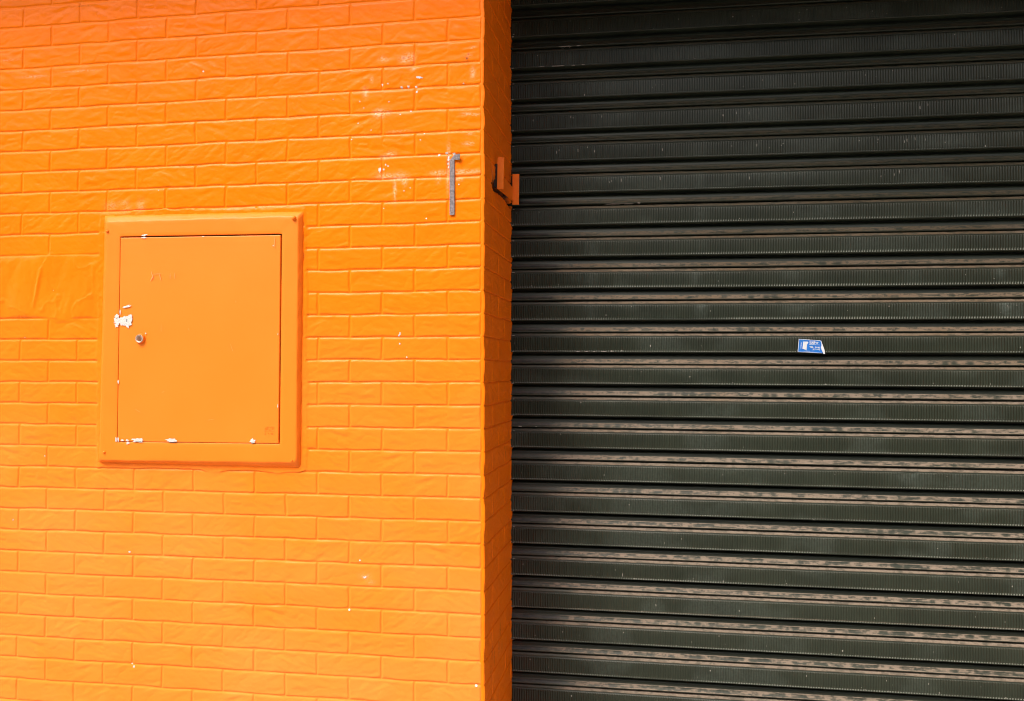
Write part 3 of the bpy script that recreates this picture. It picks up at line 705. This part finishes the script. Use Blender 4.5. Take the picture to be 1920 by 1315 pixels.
me, nvx = quad_tri_mesh("door", VD2, Qd, P+P2, T+[tuple(i+len(P) for i in t_) for t_ in T2], [M_DOOR, M_WHITE, M_SCRATCH, M_GREY])
mi = np.zeros(len(me.polygons), np.int32); mi[len(Qd):len(Qd)+len(T)] = 1; mi[len(Qd)+len(T):] = 2
me.polygons.foreach_set("material_index", mi)
door = link("door", me); put(door, cab)
bm = bmesh.new()
for (x0, x1, z0, z1) in [(-1.3400, -1.3375, 1.350, 1.361), (-1.300, -1.277, .9055, .9072), (-1.165, -1.139, .9058, .9074), (-.845, -.833, .9090, .9105)]:
    bm = bmesh.new(); box(bm, x0, x1, YF-.0030, YF-.0018, z0, z1, .0003)
    o = bm_obj("bare_metal_spot", bm, M_GREY); o.parent = door
# embossed maker's mark, worn and unreadable
bm = bmesh.new()
for (x0, x1, z0, z1) in [(-.797, -.7555, .9515, .9530), (-.793, -.7905, .955, .965), (-.7885, -.7865, .955, .965), (-.7845, -.7825, .955, .967), (-.7815, -.777, .9645, .9665), (-.7815, -.777, .9595, .961), (-.7745, -.7725, .955, .967), (-.7715, -.767, .965, .967), (-.7715, -.767, .955, .9568),
                         (-.7645, -.7625, .955, .967), (-.761, -.757, .965, .967), (-.761, -.757, .960, .9615), (-.793, -.788, .9435, .945), (-.793, -.788, .939, .9405), (-.770, -.763, .9435, .945), (-.768, -.7615, .939, .9405), (-.7805, -.7785, .940, .945)]:
    box(bm, x0, x1, YF-.0006, YF+.0012, z0, z1, .0003)
o = bm_obj("embossed_mark", bm, M_DOOR); o.parent = door
# lock barrel
def cyl(bm, cx, cz, y0, y1, r0, r1, n=28):
    vs_a = [bm.verts.new((cx+r0*math.cos(2*math.pi*k/n), y0, cz+r0*math.sin(2*math.pi*k/n))) for k in range(n)]
    vs_b = [bm.verts.new((cx+r1*math.cos(2*math.pi*k/n), y1, cz+r1*math.sin(2*math.pi*k/n))) for k in range(n)]
    for k in range(n): bm.faces.new((vs_a[k], vs_a[(k+1) % n], vs_b[(k+1) % n], vs_b[k]))
    return vs_a, vs_b
LX, LZ = -1.2835, 1.2875
bm = bmesh.new()
a, b_ = cyl(bm, LX, LZ, YF+.002, YF-.006, .0195, .0180); c_, d_ = cyl(bm, LX, LZ, YF-.006, YF-.0085, .0180, .0160)
bm.faces.new(d_)
bmesh.ops.remove_doubles(bm, verts=bm.verts[:], dist=1e-5)
o = bm_obj("lock", bm, M_STEEL_O); o.parent = door; lock = o
bm = bmesh.new(); a, b_ = cyl(bm, LX, LZ, YF-.0080, YF-.0105, .0155, .0148); c_, d_ = cyl(bm, LX, LZ, YF-.0105, YF-.0090, .0148, .0115); c2, d2 = cyl(bm, LX, LZ, YF-.0090, YF-.0087, .0115, .0105); bm.faces.new(d2)
bmesh.ops.remove_doubles(bm, verts=bm.verts[:], dist=1e-5); o = bm_obj("lock_rim", bm, M_CHROME, cab); 
bm = bmesh.new(); a, b_ = cyl(bm, LX, LZ, YF-.0085, YF-.0098, .0095, .0088); bm.faces.new(b_)
box(bm, LX-.001, LX+.001, YF-.0106, YF-.0096, LZ-.005, LZ+.005)
bm_obj("lock_core", bm, M_LOCKDARK, cab)
# screws
for (sx, sz, r) in [(-1.4220, 1.690, .0052), (-.6835, 1.7180, .0085), (-1.4275, .8650, .0046), (-.6880, .846, .003)]:
    bm = bmesh.new()
    bmesh.ops.create_uvsphere(bm, u_segments=16, v_segments=8, radius=r)
    bmesh.ops.scale(bm, vec=(1, 1.1, 1), verts=bm.verts[:]); bmesh.ops.translate(bm, vec=(sx, YF-.0012, sz), verts=bm.verts[:])
    bm_obj("screw", bm, M_FRAME, cab, True)

# ------------------------------------------------------------------ bare steel strap on the wall
sp = empty("steel_strap", (-.104, -.006, 1.714), "narrow grey weathered steel strap with bent tip, upright on the orange bricks", "metal strap")
bm = bmesh.new()
def prism(bm, pts, y0, y1):
    a = [bm.verts.new((p_[0], y0 if len(p_) < 3 else p_[2]+y0, p_[1])) for p_ in pts]; b_ = [bm.verts.new((p_[0], y1 if len(p_) < 3 else p_[2]+y1, p_[1])) for p_ in pts]
    n = len(pts); bm.faces.new(a[::-1]); bm.faces.new(b_)
    for k in range(n): bm.faces.new((a[k], a[(k+1) % n], b_[(k+1) % n], b_[k]))
prism(bm, [(-.1125, 1.7165), (-.1110, 1.7142), (-.0965, 1.7142), (-.0948, 1.7165), (-.0950, 1.9255), (-.0968, 1.9265), (-.1128, 1.9060)], -.0045, -.0085)
bmesh.ops.bevel(bm, geom=[e for e in bm.edges], offset=.0005, segments=1, affect='EDGES')
bm_obj("strip", bm, M_STRAP, sp)
bm = bmesh.new()
prism(bm, [(-.0952, 1.9085, -.0010), (-.0750, 1.9065, -.006), (-.0730, 1.9270, -.008), (-.0962, 1.9270, -.0010)], -.0050, -.0080)
bmesh.ops.bevel(bm, geom=[e for e in bm.edges], offset=.0004, segments=1, affect='EDGES')
bm_obj("bent_tip", bm, M_STRAP, sp)

# ------------------------------------------------------------------ latch bracket on the return
br = empty("latch_bracket", (.03, .3, 1.84), "orange painted steel bracket with two upright tabs on the wall return beside the shutter", "bracket")
bm = bmesh.new(); prism(bm, [(.0250, 1.8392), (.0495, 1.8380), (.0512, 1.9550), (.0290, 1.9572), (.0275, 1.9480)], .1675, .1735)
bmesh.ops.bevel(bm, geom=[e for e in bm.edges], offset=.0008, segments=1, affect='EDGES'); bm_obj("upright_tab", bm, M_STEEL_O, br)
bm = bmesh.new(); prism(bm, [(.0350, 1.8362), (.0622, 1.8352), (.0640, 1.9585), (.0365, 1.9597)], .4560, .4620)
bmesh.ops.bevel(bm, geom=[e for e in bm.edges], offset=.0008, segments=1, affect='EDGES'); bm_obj("upright_tab", bm, M_STEEL_O, br)
bm = bmesh.new()
pts = [(.0265, .1738, 1.8392), (.0360, .4558, 1.8500), (.0360, .4558, 1.9040), (.0275, .1738, 1.8900)]
a = [bm.verts.new(p_) for p_ in pts]; b_ = [bm.verts.new((p_[0]+.0045, p_[1], p_[2])) for p_ in pts]
bm.faces.new(a); bm.faces.new(b_[::-1])
for k in range(4): bm.faces.new((a[k], b_[k], b_[(k+1) % 4], a[(k+1) % 4]))
bm_obj("cross_bar", bm, M_STEEL_O, br)
M_ANCHOR_SHADE = plain("shade_anchor_dark", (0.03, 0.018, 0.014), .8, var=(0.05, 0.02, 0.012), nscale=120)  # dark blocks added behind the bracket to deepen its gap shadow
bm = bmesh.new(); box(bm, .010, .0255, .18, .20, 1.85, 1.935, .001); bm_obj("shade_anchor", bm, M_ANCHOR_SHADE, br)
bm = bmesh.new(); box(bm, .010, .0330, .38, .41, 1.855, 1.895, .001); bm_obj("shade_anchor", bm, M_ANCHOR_SHADE, br)
